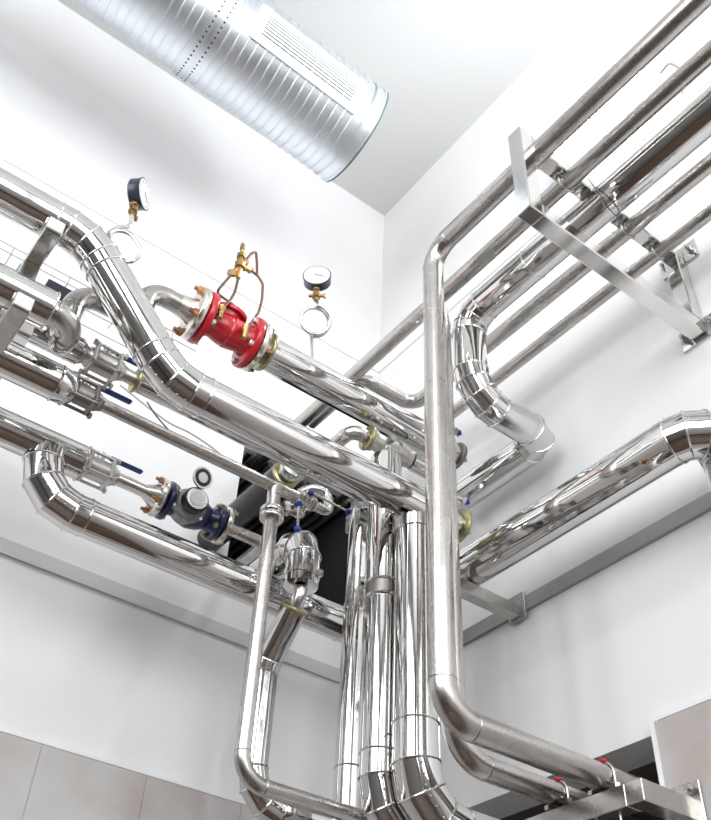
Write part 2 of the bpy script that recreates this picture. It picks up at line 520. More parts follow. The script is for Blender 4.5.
# ------------------------------------------------------------------ room
CEIL = 5.731; X0, Y0 = -4.4, -5.4
def struct(name, m, mat): 
    o = m.build(name, mat); o['kind'] = 'structure'; return o
def quad(m, a, b, c, d):
    i = len(m.v); m.v += [V(a), V(b), V(c), V(d)]; m.f.append((i, i+1, i+2, i+3))
OX0, OX1, OZ0, OZ1 = -.60, -.03, 3.27, 3.90      # opening in the left wall
m = MB()
m.box(((X0+OX0)/2, .06, CEIL/2), (OX0-X0, .12, CEIL)); m.box(((OX1)/2, .06, CEIL/2), (-OX1, .12, CEIL))
m.box(((OX0+OX1)/2, .06, OZ0/2), (OX1-OX0, .12, OZ0)); m.box(((OX0+OX1)/2, .06, (CEIL+OZ1)/2), (OX1-OX0, .12, CEIL-OZ1))
struct('wall_left', m, 'wall')
NY0, NY1, NZ0, NZ1 = -1.110, -.30, 1.90, 2.548    # opening in the right wall
m = MB()
m.box((.06, (Y0+NY0)/2, CEIL/2), (.12, NY0-Y0, CEIL)); m.box((.06, (NY1+.12)/2, CEIL/2), (.12, .12-NY1, CEIL))
m.box((.06, (NY0+NY1)/2, NZ0/2), (.12, NY1-NY0, NZ0)); m.box((.06, (NY0+NY1)/2, (CEIL+NZ1)/2), (.12, NY1-NY0, CEIL-NZ1))
struct('wall_right', m, 'wall')
m = MB(); m.box((X0/2, Y0/2, CEIL+.05), (-X0+.3, -Y0+.3, .1)); struct('ceiling', m, 'ceil')
m = MB(); m.box((X0/2, Y0/2, -.05), (-X0+.3, -Y0+.3, .1)); struct('floor', m, 'floor')
# far walls (behind the camera) with windows added for fill light, door for dark reflections
WX = [(-4.1, -2.35), (-2.05, -.3)]; WZ = (2.7, 5.3)
m = MB(); xs = [X0, WX[0][0], WX[0][1], WX[1][0], WX[1][1], .12]
for i in range(5):
    a, b = xs[i], xs[i+1]
    if i in (1, 3):
        m.box(((a+b)/2, Y0-.06, WZ[0]/2), (b-a, .12, WZ[0])); m.box(((a+b)/2, Y0-.06, (CEIL+WZ[1])/2), (b-a, .12, CEIL-WZ[1]))
    else: m.box(((a+b)/2, Y0-.06, CEIL/2), (b-a, .12, CEIL))
struct('wall_back', m, 'wall_far')
FY0, FY1, FZ0, FZ1 = -4.6, -1.3, 2.8, 5.3  # unseen opening added on this side to light the right wall
m = MB(); m.box((X0-.06, (Y0+FY0)/2, CEIL/2), (.12, FY0-Y0, CEIL)); m.box((X0-.06, FY1/2, CEIL/2), (.12, -FY1, CEIL))
m.box((X0-.06, (FY0+FY1)/2, FZ0/2), (.12, FY1-FY0, FZ0)); m.box((X0-.06, (FY0+FY1)/2, (CEIL+FZ1)/2), (.12, FY1-FY0, CEIL-FZ1))
struct('wall_far', m, 'wall_far')
m = MB()
for k in range(6): m.box((X0-.03, FY0+.05+k*(FY1-FY0-.1)/5, (FZ0+FZ1)/2), (.06, .10, FZ1-FZ0))
for z in (FZ0+.03, FZ1-.03): m.box((X0-.03, (FY0+FY1)/2, z), (.058, FY1-FY0, .06))
struct('window_3', m, 'frame')  # bars of the added opening, thick to streak the reflections
for i, (a, b) in enumerate(WX):
    m = MB()
    for x in (a+.05, a+.05+(b-a-.1)/3, a+.05+(b-a-.1)*2/3, b-.05): m.box((x, Y0-.03, sum(WZ)/2), (.10, .06, WZ[1]-WZ[0]))  # wide dark bars added so the jackets reflect streaks
    for z in (WZ[0]+.03, WZ[0]+1.6, WZ[1]-.03): m.box(((a+b)/2, Y0-.03, z), (b-a, .058, .08))
    struct('window_%d' % (i+1), m, 'frame')
m = MB(); m.box((X0+.02, -2.6, 1.05), (.05, 1.0, 2.1)); struct('door_1', m, plain('dark_door', (.06,.065,.08), .4))  # unseen door added to darken the pipe reflections
# recess linings
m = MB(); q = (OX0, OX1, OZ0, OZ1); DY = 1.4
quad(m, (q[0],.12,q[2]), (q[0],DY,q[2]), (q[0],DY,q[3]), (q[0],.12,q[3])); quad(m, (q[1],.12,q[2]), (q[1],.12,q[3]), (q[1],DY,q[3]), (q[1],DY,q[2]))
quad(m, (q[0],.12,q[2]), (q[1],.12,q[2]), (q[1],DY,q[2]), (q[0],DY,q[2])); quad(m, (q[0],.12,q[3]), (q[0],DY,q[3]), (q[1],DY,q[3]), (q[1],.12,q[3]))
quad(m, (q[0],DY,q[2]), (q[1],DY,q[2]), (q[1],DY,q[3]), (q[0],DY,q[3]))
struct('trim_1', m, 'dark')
m = MB()
for k in range(14): m.box((OX0+.02+k*.04, .75, OZ1-.014), (.014, 1.28, .020))
struct('trim_15', m, plain('dark_ribbed_deck', (.16,.16,.165), .45))
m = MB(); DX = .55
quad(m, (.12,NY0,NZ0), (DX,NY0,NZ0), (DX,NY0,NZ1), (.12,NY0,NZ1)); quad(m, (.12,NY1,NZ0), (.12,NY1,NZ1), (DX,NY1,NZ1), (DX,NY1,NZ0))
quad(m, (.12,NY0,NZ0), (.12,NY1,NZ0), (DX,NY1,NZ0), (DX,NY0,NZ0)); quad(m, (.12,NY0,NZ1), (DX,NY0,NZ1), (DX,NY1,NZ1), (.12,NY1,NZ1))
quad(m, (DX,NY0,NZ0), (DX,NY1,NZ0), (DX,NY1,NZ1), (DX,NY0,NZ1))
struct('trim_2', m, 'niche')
# tiled dado: every wall below 2.57 m
def tiles(name, horiz, a, b, wallc, sgn, off=0.0):
    g = MB(); t = MB(); W, H, Z = .30, .60, 2.57
    def bx(mm, u0, u1, z0, z1, d0, d1):
        c = ((u0+u1)/2, wallc+sgn*(d0+d1)/2, (z0+z1)/2) if horiz == 'x' else (wallc+sgn*(d0+d1)/2, (u0+u1)/2, (z0+z1)/2)
        sz = (u1-u0, d1-d0, z1-z0) if horiz == 'x' else (d1-d0, u1-u0, z1-z0)
        mm.box(c, sz)
    bx(g, a, b, 0, Z, 0, .010)
    k = 0; u = a-off
    while u < b:
        u0, u1 = max(u+.0015, a), min(u+W-.0015, b); z = Z
        while z > 0 and u1 > u0+.01:
            bx(t, u0, u1, max(z-H, 0)+.0015, z-.0015, .010, .013); z -= H
        u += W
    struct(name+'1' if False else name, t, 'tile'); return g
gl = tiles('trim_3', 'x', X0, 0, 0, -1, P['tileoff']); struct('trim_4', gl, 'grout')
gr = tiles('trim_5', 'y', Y0, NY0-.005, 0, -1, .2); struct('trim_6', gr, 'grout')
gb = tiles('trim_7', 'x', X0, 0, Y0, 1); struct('trim_8', gb, 'grout')
# tile cap strips, wall joints and grey trunking strips
m = MB(); m.box((X0/2, -.0065, 2.5762), (-X0, .013, .012)); struct('trim_9', m, 'trimw')
m = MB(); m.box((-.0065, (Y0+NY0-.02)/2, 2.5762), (.013, NY0-.02-Y0, .012)); m.box((-.0075, NY0-.005, 1.288), (.015, .012, 2.576)); struct('trim_10', m, 'trimw')
m = MB(); m.box((X0/2, -.001, 4.566), (-X0, .003, .007)); struct('trim_11', m, 'trimg')
m = MB(); m.box((-.001, Y0/2, 4.566), (.003, -Y0, .007)); struct('trim_12', m, 'trimg')
m = MB(); m.box((X0/2, -.005, 3.066), (-X0, .010, .046)); struct('trim_13', m, plain('grey_painted_strip', (.60,.60,.61), .5))
m = MB(); m.box((-.006, Y0/2, 3.050), (.012, -Y0, .044))
struct('trim_14', m, 'galv_dull')

# ------------------------------------------------------------------ ventilation duct
a, b = V(P['duct'][0]), V(P['duct'][1]); r = .2085
d = (b-a).normalized(); t = thing('ventilation_duct', 'round galvanised spiral ventilation duct hanging under the ceiling, open end to the right', 'duct', a)
m = MB(); m.sweep([a, b], r, 72, cap=(False, False)); m.sweep([b, a], r-.004, 72, cap=(False, False)); body = m.build('duct_shell', 'galv', t)
u, v = perp(d); pitch = .036; L = (b-a).length-.06; N = int(L/pitch*48)
m = MB(); pts = []
for i in range(N+1):
    an = 2*PI*i/48; pts.append(a+d*(L*i/N)+(u*math.cos(an)+v*math.sin(an))*(r+.0005))
base = None
for i, p in enumerate(pts):
    an = 2*PI*i/48; rad = u*math.cos(an)+v*math.sin(an); bb = len(m.v)
    for (dx, dr) in ((-.004,-.001), (-.0018,.004), (.0018,.004), (.004,-.001)): m.v.append(p+d*dx+rad*dr)
    if base is not None:
        for k in range(3): m.f.append((base+k, base+k+1, bb+k+1, bb+k))
    base = bb
m.build('spiral_seam', 'galv', t, angle=20)
m = MB(); m.sweep([b-d*.045, b-d*.004], r+.003, 72, cap=(False, False)); m.sweep([b-d*.004, b+d*.004], r+.008, 72); m.build('end_collar', 'galv', t)
m = MB(); m.sweep([b+d*.004, b+d*.012], r+.007, 72, cap=(True, True)); m.build('end_gasket', 'gasket', t, label='dark green gasket edge')
# perforated hanging strap
c = V(P['strap'])
m = MB()
for s in (-.018, .018): m.sweep([c+d*(s-.012), c+d*(s+.012)], r+.006, 72, cap=(False, False))
strap = m.build('perforated_strap', 'galv', t)
m = MB()
for s in (-.018, .018):
    for k in range(64):
        an = 2*PI*k/64; rad = u*math.cos(an)+v*math.sin(an); m.lathe(c+d*s+rad*(r+.0055), rad, [(0, .0042), (.0012, .0042)], 8)
m.build('strap_hole', 'slot', strap, kind='stuff')
m = MB()
for s in (-.25, .25):
    m.box(c+V((0, s*.9, .30)), (.03, .003, .45))
m.build('hanger_strap', 'galv', t)
# slotted supply grille on the camera side
an = math.radians(206); nrm = V((0, math.cos(an), math.sin(an))); tan = d.cross(nrm).normalized()
gc = a+d*((b-a).length-.315)+nrm*(r+.002); W, Lg = .150, .48
gx0, gx1 = .095, .095+Lg; th0, th1 = math.radians(206)-.36, math.radians(206)+.36
def gpt(dist, th, rad):
    return b-d*dist+V((0, math.cos(th), math.sin(th)))*rad
def gpatch(m, x0, x1, t0, t1, r0, r1):
    n = max(2, int(abs(t1-t0)/.06)+1); base = None
    for k in range(n+1):
        th = t0+(t1-t0)*k/n; i = len(m.v)
        m.v += [gpt(x0, th, r0), gpt(x1, th, r0), gpt(x1, th, r1), gpt(x0, th, r1)]
        if base is not None:
            for q in range(4): m.f.append((base+q, base+(q+1) % 4, i+(q+1) % 4, i+q))
        else: m.f.append((i, i+1, i+2, i+3))
        base = i
    m.f.append((base, base+1, base+2, base+3))
g = MB(); e_ = .105
gpatch(g, gx0, gx1, th0, th0+e_, r, r+.010); gpatch(g, gx0, gx1, th1-e_, th1, r, r+.010)
gpatch(g, gx0, gx0+.035, th0+e_, th1-e_, r, r+.010); gpatch(g, gx1-.035, gx1, th0+e_, th1-e_, r, r+.010)
gr = g.build('supply_grille', 'white_metal', t, label='white slotted supply grille')
g = MB(); gpatch(g, gx0+.035, gx1-.035, th0+e_, th1-e_, r+.0005, r+.003); g.build('grille_back', 'slot', gr)
gap = (th1-th0-2*e_)/8
for k in range(8):
    g = MB(); c0 = th0+e_+gap*k+.012; gpatch(g, gx0+.035, gx1-.035, c0, c0+gap*.60, r+.003, r+.0085); g.build('grille_blade', 'white_metal', gr)

# ------------------------------------------------------------------ wall lamps
def lamp(label, y0, y1, z, x=-.0, sgn=-1, axis='y', estr=None):
    c = V((x, (y0+y1)/2, z)); t = thing('fluorescent_lamp', label, 'lamp', c); L = abs(y1-y0)
    m = MB(); m.box(c+V((sgn*.022, 0, 0)), (.04, L, .11), bev=.008); m.build('housing', 'white_metal', t)
    for dz in (-.032, .032):
        m = MB(); m.sweep([c+V((sgn*.062, -L/2+.03, dz)), c+V((sgn*.062, L/2-.03, dz))], .016, 20); m.build('tube', 'tube', t)
    for s in (-1, 1):
        m = MB(); m.box(c+V((sgn*.05, s*(L/2-.015), 0)), (.05, .03, .11), bev=.006); m.build('end_cap', 'white_metal', t)
    return t
lamp('glowing white fluorescent wall lamp behind the steel pipes at upper right', -1.63, -1.12, 4.80)
m = MB(); m.sweep(catmull([(-.02,-1.64,4.80), (-.03,-1.68,4.79), (-.03,-1.70,4.75), (-.006,-1.71,4.70), (-.006,-1.68,4.62)]), .004, 10)
tag(m.build('power_cable', 'cable_grey'), 'short grey cable curling out of the end of the wall lamp', 'cable')

# ------------------------------------------------------------------ bare pipes on the right
T = thing('steel_pipe', 'bare steel pipe in front that elbows down to full height and into the wall opening', 'pipe', P['F1'][1])
bare_pipe(T, P['F1'], .0295, R=.075)
T = thing('steel_pipe', 'bare steel pipe directly behind the front vertical pipe, second into the wall opening', 'pipe', P['F2'][1])
bare_pipe(T, P['F2'], .0265, R=[.05,.085])
T = thing('steel_pipe', 'long straight bare steel pipe under the bracket arm, second from the lamp', 'pipe', P['p2'][0])
bare_pipe(T, P['p2'], .0245)
T = thing('steel_pipe', 'bare steel pipe right of the large jacketed one, elbowing over the mirrored header', 'pipe', P['p4'][1])
bare_pipe(T, P['p4'], .0245, R=.055)
T = thing('steel_pipe', 'slim bare steel pipe nearest the right wall under the bracket arm', 'pipe', P['p5'][0])
bare_pipe(T, P['p5'], .021)
# large jacketed pipe with three elbows
T = thing('insulated_pipe', 'large mirror-jacketed pipe under the bracket that drops and doglegs beside the front pipe', 'pipe', P['p3'][1])
jacket_pipe(T, P['p3'], .051, R=[.075, .10, .062], gores=[3,4,2], seam=(-.6,-.2,-1), rk=30, collar=.012)
T = thing('insulated_pipe', 'thick mirror-jacketed pipe along the right wall ending in an elbow at the frame edge', 'pipe', P['P8'][0])
e = P['P8'][1]
jacket_pipe(T, [P['P8'][0], (e[0], e[1]-.03, e[2]), (-.083, e[1]-.03, e[2]), (-.083, e[1]-.03, e[2]-.16)], .058, R=[.062,.043], gores=[3,2], seam=(-.9,0,-.8), rk=20, collar=.02)
m = MB(); m.lathe((e[0]-.042, e[1]+.10, e[2]-.045), (-.7,0,-.7), [(-.004,.006),(.003,.006),(.004,.004)], 12); m.build('drain_plug', 'rust', T)

# upper bracket
by = -1.492; w = .047; zl, zu = 3.582, 3.899; bx = -.661
T = thing('pipe_bracket', 'bright square-tube steel bracket on the right wall carrying five pipes', 'bracket', (0, by, zl))
m = MB(); m.box((bx, by, (zl+zu)/2), (w, w, zu-zl+w), bev=.003); m.build('outer_leg', 'satin', T)
m = MB(); m.box(((bx+w/2-.01)/2, by, zl), (-bx-w/2-.01, w, w), bev=.003); m.build('lower_arm', 'satin', T)
m = MB(); m.box(((bx+w/2-.01)/2, by, zu), (-bx-w/2-.01, w, w), bev=.003); m.build('upper_arm', 'satin', T)
m = MB(); m.box((-.03, by, (zl+zu)/2), (w*.8, w, zu-zl-w-.002), bev=.003); m.build('wall_leg', 'satin', T)
for z in (zl, zu):
    m = MB(); m.box((-.004, by-.005, z), (.008, .13, .075), bev=.002); pl = m.build('wall_plate', 'satin', T)
    for s in (-.045, .045):
        m = MB(); m.lathe((-.008, by-.005+s, z), (-1,0,0), [(0,.014),(.003,.014)], 18); m.hexnut((-.011, by-.005+s, z), (-1,0,0), .011, .010)
        m.sweep([(-.02, by-.005+s, z), (-.034, by-.005+s, z)], .006, 10); m.build('anchor_bolt', 'bolt', pl)
def ubolt(T, c, r, axis, armdir, top, up=1, rr=.003, mat='bolt', rub=None):
    """U-bolt round a pipe of axis `axis`; legs run in +Z*up through the arm to `top`"""
    c = V(c); side = V(armdir); R = r+rr; pts = []
    n = 14
    pts.append(c+side*R+EZ*up*top)
    for k in range(n+1):
        an = PI*k/n; pts.append(c+side*R*math.cos(an)-EZ*up*R*math.sin(an))
    pts.append(c-side*R+EZ*up*top)
    m = MB(); m.sweep(pts, rr, 10); u_ = m.build('u_bolt', mat, T)
    for s in (-1, 1):
        p = c+side*s*R
        q = MB(); q.hexnut(p+EZ*up*(top-.016), EZ*up, .0105, .010); q.build('nut', 'bolt', u_)
        q = MB(); q.hexnut(p+EZ*up*r, -EZ*up, .0105, .010); q.build('nut', 'bolt', u_)
    return u_
for px_, rr_ in ((P['F1'][0][0], .0295), (P['p2'][0][0], .0245), (P['p4'][0][0], .0245), (P['p5'][0][0], .021)):
    z = zu-w/2-rr_-.001
    ubolt(T, (px_, by, z), rr_, 'y', (1,0,0), rr_+w+.026)
m = MB(); pts = [V((-.43,by-.03,3.93)), V((-.44,by-.045,3.86)), V((-.44,by-.06,3.79)), V((-.40,by-.06,3.745)), V((-.33,by-.05,3.755)), V((-.28,by-.03,3.80))]
m.sweep(catmull(pts), .0015, 8); tag(m.build('tie_wire', 'cable'), 'thin dark wire looped around the large pipe below the bracket arm', 'wire')

# lower bracket
T = thing('pipe_bracket', 'dull square-tube corner bracket under the two pipes at the lower right wall opening', 'bracket', (0, -1.17, 2.40))
w = .046; bx = -.168; bz = 2.351
m = MB(); m.box(((bx-w/2-.01)/2, -1.172, bz), (-(bx-w/2)-.01, w, w), bev=.0015); m.build('wall_arm', 'bare', T)
m = MB(); m.box((bx, (-1.172+w/2-.32)/2, bz), (w, 1.172-w/2-.32, w), bev=.0015); m.build('long_arm', 'bare', T)
m = MB(); m.box((-.019, -1.176, 2.352), (.008, .075, .115), bev=.002); pl = m.build('wall_plate', 'bare', T)
for s in (-.035, .035):
    m = MB(); m.hexnut((-.023, -1.178-.018, 2.352+s*1.1), (-1,0,0), .012, .012); m.sweep([(-.03, -1.196, 2.352+s*1.1), (-.045, -1.196, 2.352+s*1.1)], .006, 10); m.build('anchor_bolt', 'bolt', pl)
for y, rr_ in ((P['F1'][2][1], .0295), (P['F2'][1][1], .0265)):
    u_ = ubolt(T, (bx-.004, y, 2.409), rr_, 'x', (0,1,0), .118, up=-1)
    for s in (-1,):
        m = MB(); m.box((bx-.004, y-.004, 2.409+rr_+.005), (.018, .024, .008), bev=.003); m.build('rubber_pad', 'redrub', u_)

# small bracket on right wall under the thick pipe
T = thing('pipe_bracket', 'short square-tube arm on the grey wall strip under the thick mirrored pipe', 'bracket', (0, -.72, 3.03))
m = MB(); m.box((-.165, -.72, 3.030), (.31, .04, .04), bev=.003); m.build('arm', 'bare_dark', T)
m = MB(); m.box((-.014, -.725, 3.045), (.008, .07, .085), bev=.002); m.build('wall_plate', 'galv_dull', T)

# ------------------------------------------------------------------ headers on the left wall
T = thing('insulated_pipe', 'largest mirror-jacketed header running in front, with a slanting drop at left', 'pipe', P['P1'][1])
jacket_pipe(T, P['P1'], .051, R=.13, gores=2, seam=(0,-.5,1), rk=10)
z1 = P['P1'][3][2]; x1 = P['P1'][3][0]
m = MB(); m.lathe((x1, -.80, z1), EX, [(0,.036),(.055,.036)], 28); m.build('bare_stub', 'bare', T)
flange(T, (x1+.060, -.80, z1), EX, .052, .012, 'zinc', blen=.012)
T = thing('insulated_pipe', 'mirror-jacketed header running from the red valve towards the corner', 'pipe', P['P2'][0])
jacket_pipe(T, P['P2'], .051, seam=(0,-.5,1))
z2 = P['P2'][1][2]; x2 = P['P2'][1][0]
m = MB(); m.lathe((x2, -.69, z2), EX, [(0,.034),(.04,.034)], 28); m.build('bare_stub', 'bare', T)
flange(T, (x2+.045, -.69, z2), EX, .046, .014, 'dark_cast', blen=.012)
flange(T, (P['redx'][4]+.012, -.69, z2), EX, .060, .010, 'zinc', n=0)
m = MB(); m.lathe((P['redx'][3]+.008, -.69, z2), EX, [(0,.046),(.02,.040),(.045,.036)], 28); m.build('neck', 'bare', T)

# looped bare pipe feeding the red valve
T = thing('insulated_pipe', 'mirror-jacketed pipe at left edge that ends where the bare loop begins', 'pipe', P['P3ins'][1])
jacket_pipe(T, P['P3ins'], .044, seam=(0,-.6,1))
m = MB(); m.circle_bead(P['P3ins'][1], EX, .044, .003, 48); m.build('end_bead', 'bead', T)
T = thing('steel_pipe', 'bare steel pipe bent in a tight loop, then humped up to the red valve', 'pipe', P['P3'][1])
q = P['P3']; 
bare_pipe(T, [(q[0][0]-.03, q[0][1], q[0][2])]+q[1:], .0285, R=[.053,.053,.07,.055,.06], mat='bare_dark', n=14)
xs = P['redx']
m = MB(); m.lathe((xs[0]-.055, -.69, z2), EX, [(0,.030),(.03,.036),(.048,.044)], 28); m.build('weld_neck', 'flange', T)
flange(T, (xs[0]-.002, -.69, z2), EX, .079, .020, 'flange', rb=.064, bsz=.0125, bmat='rust', blen=.024, side=-1)

# red control valve
T = thing('control_valve', 'red flanged control valve body with brass pilot and copper tubes', 'valve', (xs[1], -.69, z2))
c = V((xs[1], -.69, z2)); L = xs[2]-xs[1]
m = MB(); m.lathe(c, EX, [(0,.050),(.018,.046),(.035,.041),(.052,.045),(.07,.048),(L*.5,.046),(L-.07,.050),(L-.05,.047),(L-.03,.043),(L-.015,.048),(L,.052)], 36)
m.build('body', 'red', T)
for x, s in ((xs[1], 1), (xs[2], -1)):
    f = flange(T, (x-.0*s, -.69, z2), EX, .079, .018, 'red', rb=.064, bsz=.010, bmat='bolt', blen=.012, side=s)
m = MB(); m.lathe((c.x+L*.46, -.69, z2+.02), (.10,-.35,1), [(0,.036),(.030,.038),(.032,.050),(.042,.050),(.045,.044),(.048,.028),(.050,.012)], 32); bon = m.build('bonnet', 'red', T)
u, v = perp(V((.10,-.35,1)).normalized()); ax = V((.10,-.35,1)).normalized()
for k in range(6):
    m = MB(); m.hexnut(V((c.x+L*.46, -.69, z2+.02))+ax*.042+(u*math.cos(k*PI/3)+v*math.sin(k*PI/3))*.044, ax, .005, .006); m.build('bolt', 'bolt', bon)
flange(P2T := bpy.data.objects['insulated_pipe.003'] if False else T, (xs[3]+.001, -.69, z2), EX, .077, .018, 'flange', rb=.064, bsz=.010, bmat='rust', blen=.02, side=1, name='counter_flange')
def tube(T, name, pts, r, mat, R=.012):
    pts = [V(p) for p in pts]; out = [pts[0]]
    for i in range(1, len(pts)-1):
        a_, b_ = (pts[i-1]-pts[i]), (pts[i+1]-pts[i]); t_ = min(R, a_.length*.45, b_.length*.45)
        p0 = pts[i]+a_.normalized()*t_; p2_ = pts[i]+b_.normalized()*t_
        for k in range(6):
            s = k/5; out.append(p0*(1-s)**2+pts[i]*2*s*(1-s)+p2_*s*s)
    out.append(pts[-1]); m = MB(); m.sweep(out, r, 14); return m.build(name, mat, T)
for i in (1, 2, 3, 4): tube(T, 'copper_tube', P['tube%d' % i], .0042, 'copper')
br = P['brass']
m = MB(); b1, b2, b3, b4 = V(br[0]), V(br[1]), V(br[2]), V(br[3])
dn = (b4-b1).normalized()
m.lathe(b1, dn, [(0,.002),(.006,.006),(.03,.008),(.034,.005),(.055,.005),(.057,.014),(.072,.014),(.074,.010),(.095,.010),(.097,.017),(.118,.017),(.120,.010),(.15,.011),(.165,.007)], 8)
pv = m.build('pilot_valve', 'brass', T)
for q, dd in ((br[4], V((1,0,.5))), (br[5], V((-1,0,-.6))), (br[6], V((1,0,-.5)))):
    dd.normalize(); ctr = V(br[2])
    m = MB(); m.sweep([ctr, V(q)], .0065, 12); m.hexnut(V(q)-dd*.012, dd, .012, .020); m.build('compression_fitting', 'brass', pv)
for q, k in ((P['tube2'][-2], 1), (P['tube3'][-1], 1), (P['tube1'][-1], 1)):
    m = MB(); m.hexnut(V(q)+V((0,0,.006)), (0,.15,-1), .011, .018); m.lathe(V(q)+V((0,0,-.008)), (0,.15,-1), [(0,.008),(.03,.008)], 12); m.build('tube_fitting', 'brass', T)

# ------------------------------------------------------------------ pressure gauges with siphons
def gauge(label, c, n, base, rad=.0445):
    c = V(c); n = V(n).normalized(); t = thing('pressure_gauge', label, 'gauge', base)
    m = MB(); m.lathe(c-n*.028, n, [(0,rad*.9),(.004,rad),(.030,rad),(.033,rad*1.04),(.036,rad*1.04),(.036,rad*.95)], 40); m.build('case', 'navy', t)
    m = MB(); m.lathe(c+n*.006, n, [(0,rad*.96),(.003,rad*.96)], 40); dl = m.build('dial', 'white', t)
    u = n.cross(EZ).normalized(); w_ = u.cross(n)
    m = MB()
    for k in range(11):
        a_ = math.radians(225-27*k); q = u*math.cos(a_)+w_*math.sin(a_)
        m.box(c+n*.0095+q*rad*.78, (rad*.14, .0012, .0006), (q, n.cross(q), n))
    m.build('scale_mark', 'black', dl, kind='stuff')
    a_ = math.radians(200); q = u*math.cos(a_)+w_*math.sin(a_)
    m = MB(); m.box(c+n*.0105+q*rad*.22, (rad*.75, .0022, .0008), (q, n.cross(q), n)); m.build('pointer', 'black', dl)
    # gauge cock below
    top = c-EZ*rad*.98-n*.012; d_ = (V(base)-top); dn_ = d_.normalized(); Lc = d_.length
    m = MB(); m.hexnut(top+EZ*.003, dn_, .012, .014); m.lathe(top, dn_, [(0,.008),(Lc*.4,.009),(Lc*.45,.013),(Lc*.75,.013),(Lc*.8,.008),(Lc,.008)], 12)
    ck = m.build('gauge_cock', 'brass', t)
    m = MB(); pc = top+dn_*Lc*.6; h = n.cross(EZ).normalized(); m.sweep([pc-h*.024, pc+h*.024], .0055, 10); m.box(pc-h*.028, (.006,.022,.010), (h, EZ, n), bev=.002); m.build('cock_key', 'brass', ck)
    return t
g1 = P['G1']; t = gauge('black-rimmed pressure gauge turned sideways above the slanting header', V(g1[6])+V((.012,0,0)), (.72,-.69,0), g1[4])
m = MB(); m.sweep(catmull(g1[:5]), .0058, 12); m.build('siphon_tube', 'bare_bright', t); m = MB(); m.sweep(catmull(P['G1r']), .0058, 12); m.build('siphon_loop', 'bare_bright', t)
g2 = P['G2']; t = gauge('black-rimmed pressure gauge facing front on a ring siphon above the header', g2[5], (-.62,-.78,0), (g2[3][0], g2[3][1], g2[3][2]+.005))
c = V((g2[2][0], -.69, g2[2][2])); rr_ = .046; u = V((.86,-.5,.08)).normalized(); pts = [V(g2[0])-EZ*.04, V(g2[0])]
gn = V((-.30,-.88,-.42)).normalized(); uu = gn.cross(EZ).normalized()*-1; vv = gn.cross(uu).normalized(); vv = vv if vv.z > 0 else -vv
N_ = 54
for k in range(N_+1):
    a_ = -PI/2 + 2*PI*1.5*k/N_; pts.append(c+uu*rr_*math.cos(a_)+vv*rr_*math.sin(a_)+gn*(k/N_-.5)*.030)
pts.append(V(g2[3]))
m = MB(); m.sweep(pts, .006, 12); m.build('siphon_ring', 'bare_bright', t)
m = MB(); m.lathe((g2[0][0], g2[0][1], z2+.046), EZ, [(0,.012),(.016,.012),(.018,.008)], 14); m.build('socket', 'bead', t)

# ------------------------------------------------------------------ line with first ball valve (under the header)
q = P['P4']; y, z = q['y'], q['z']
T = thing('insulated_pipe', 'slim jacketed pipe tucked below the front header right of its ball valve', 'pipe', (q['fl'], y, z))
jacket_pipe(T, [(q['fl']+.01, y, z), (-.40, y, z)], .031, seam=(0,-1,-.4))
flange(T, (q['fl'], y, z), EX, .036, .010, 'zinc', n=6, bsz=.005, blen=.006, rb=.028)
m = MB(); m.sweep([(q['v']+.045, y, z), (q['fl'], y, z)], .019, 28); m.build('bare_stub', 'cast', T)
T = thing('insulated_pipe', 'jacketed pipe at far left leading under the bare loop into a ball valve', 'pipe', (q['cap'], y, z))
jacket_pipe(T, [(-3.2, y, z), (q['cap'], y, z)], .036, seam=(0,-1,.4))
m = MB(); m.lathe((q['cap'], y, z), EX, [(0,.037),(.022,.020)], 32); m.build('cone_cap', 'jacket', T)
ball_valve('ball_valve', 'pale steel ball valve close under the slanting header, handle half hidden', (q['v'], y, z), .078, .082, lever_len=.09)
# ------------------------------------------------------------------ second line: dark ball valve and long bare pipe
q = P['P5']; y, z = q['y'], q['z']
T = thing('insulated_pipe', 'thick mirror-jacketed pipe at left with a coned end before the dark ball valve', 'pipe', (q['cap'], y, z))
jacket_pipe(T, [(-3.2, y, z), (q['cap']-.035, y, z)], .045, seam=(0,-.8,.8))
m = MB(); m.lathe((q['cap']-.035, y, z), EX, [(0,.0455),(.028,.044),(.05,.030),(.056,.018)], 40); m.circle_bead((q['cap']-.035, y, z), EX, .0455, .003, 48); m.build('cone_cap', 'jacket', T)
ball_valve('ball_valve', 'dark weathered ball valve with blue lever, on the line with the long bare pipe', (q['v'], y, z), .068, .072, body='dark_cast', lever_len=.10)
T = thing('steel_pipe', 'long thin bare steel pipe running from the dark valve to a small lever valve', 'pipe', (q['v']+.05, y, z))
m = MB(); m.sweep([(q['v']+.04, y, z), (q['end']-.01, y, z)], .0165, 28); m.build('straight_pipe', 'bare', T)
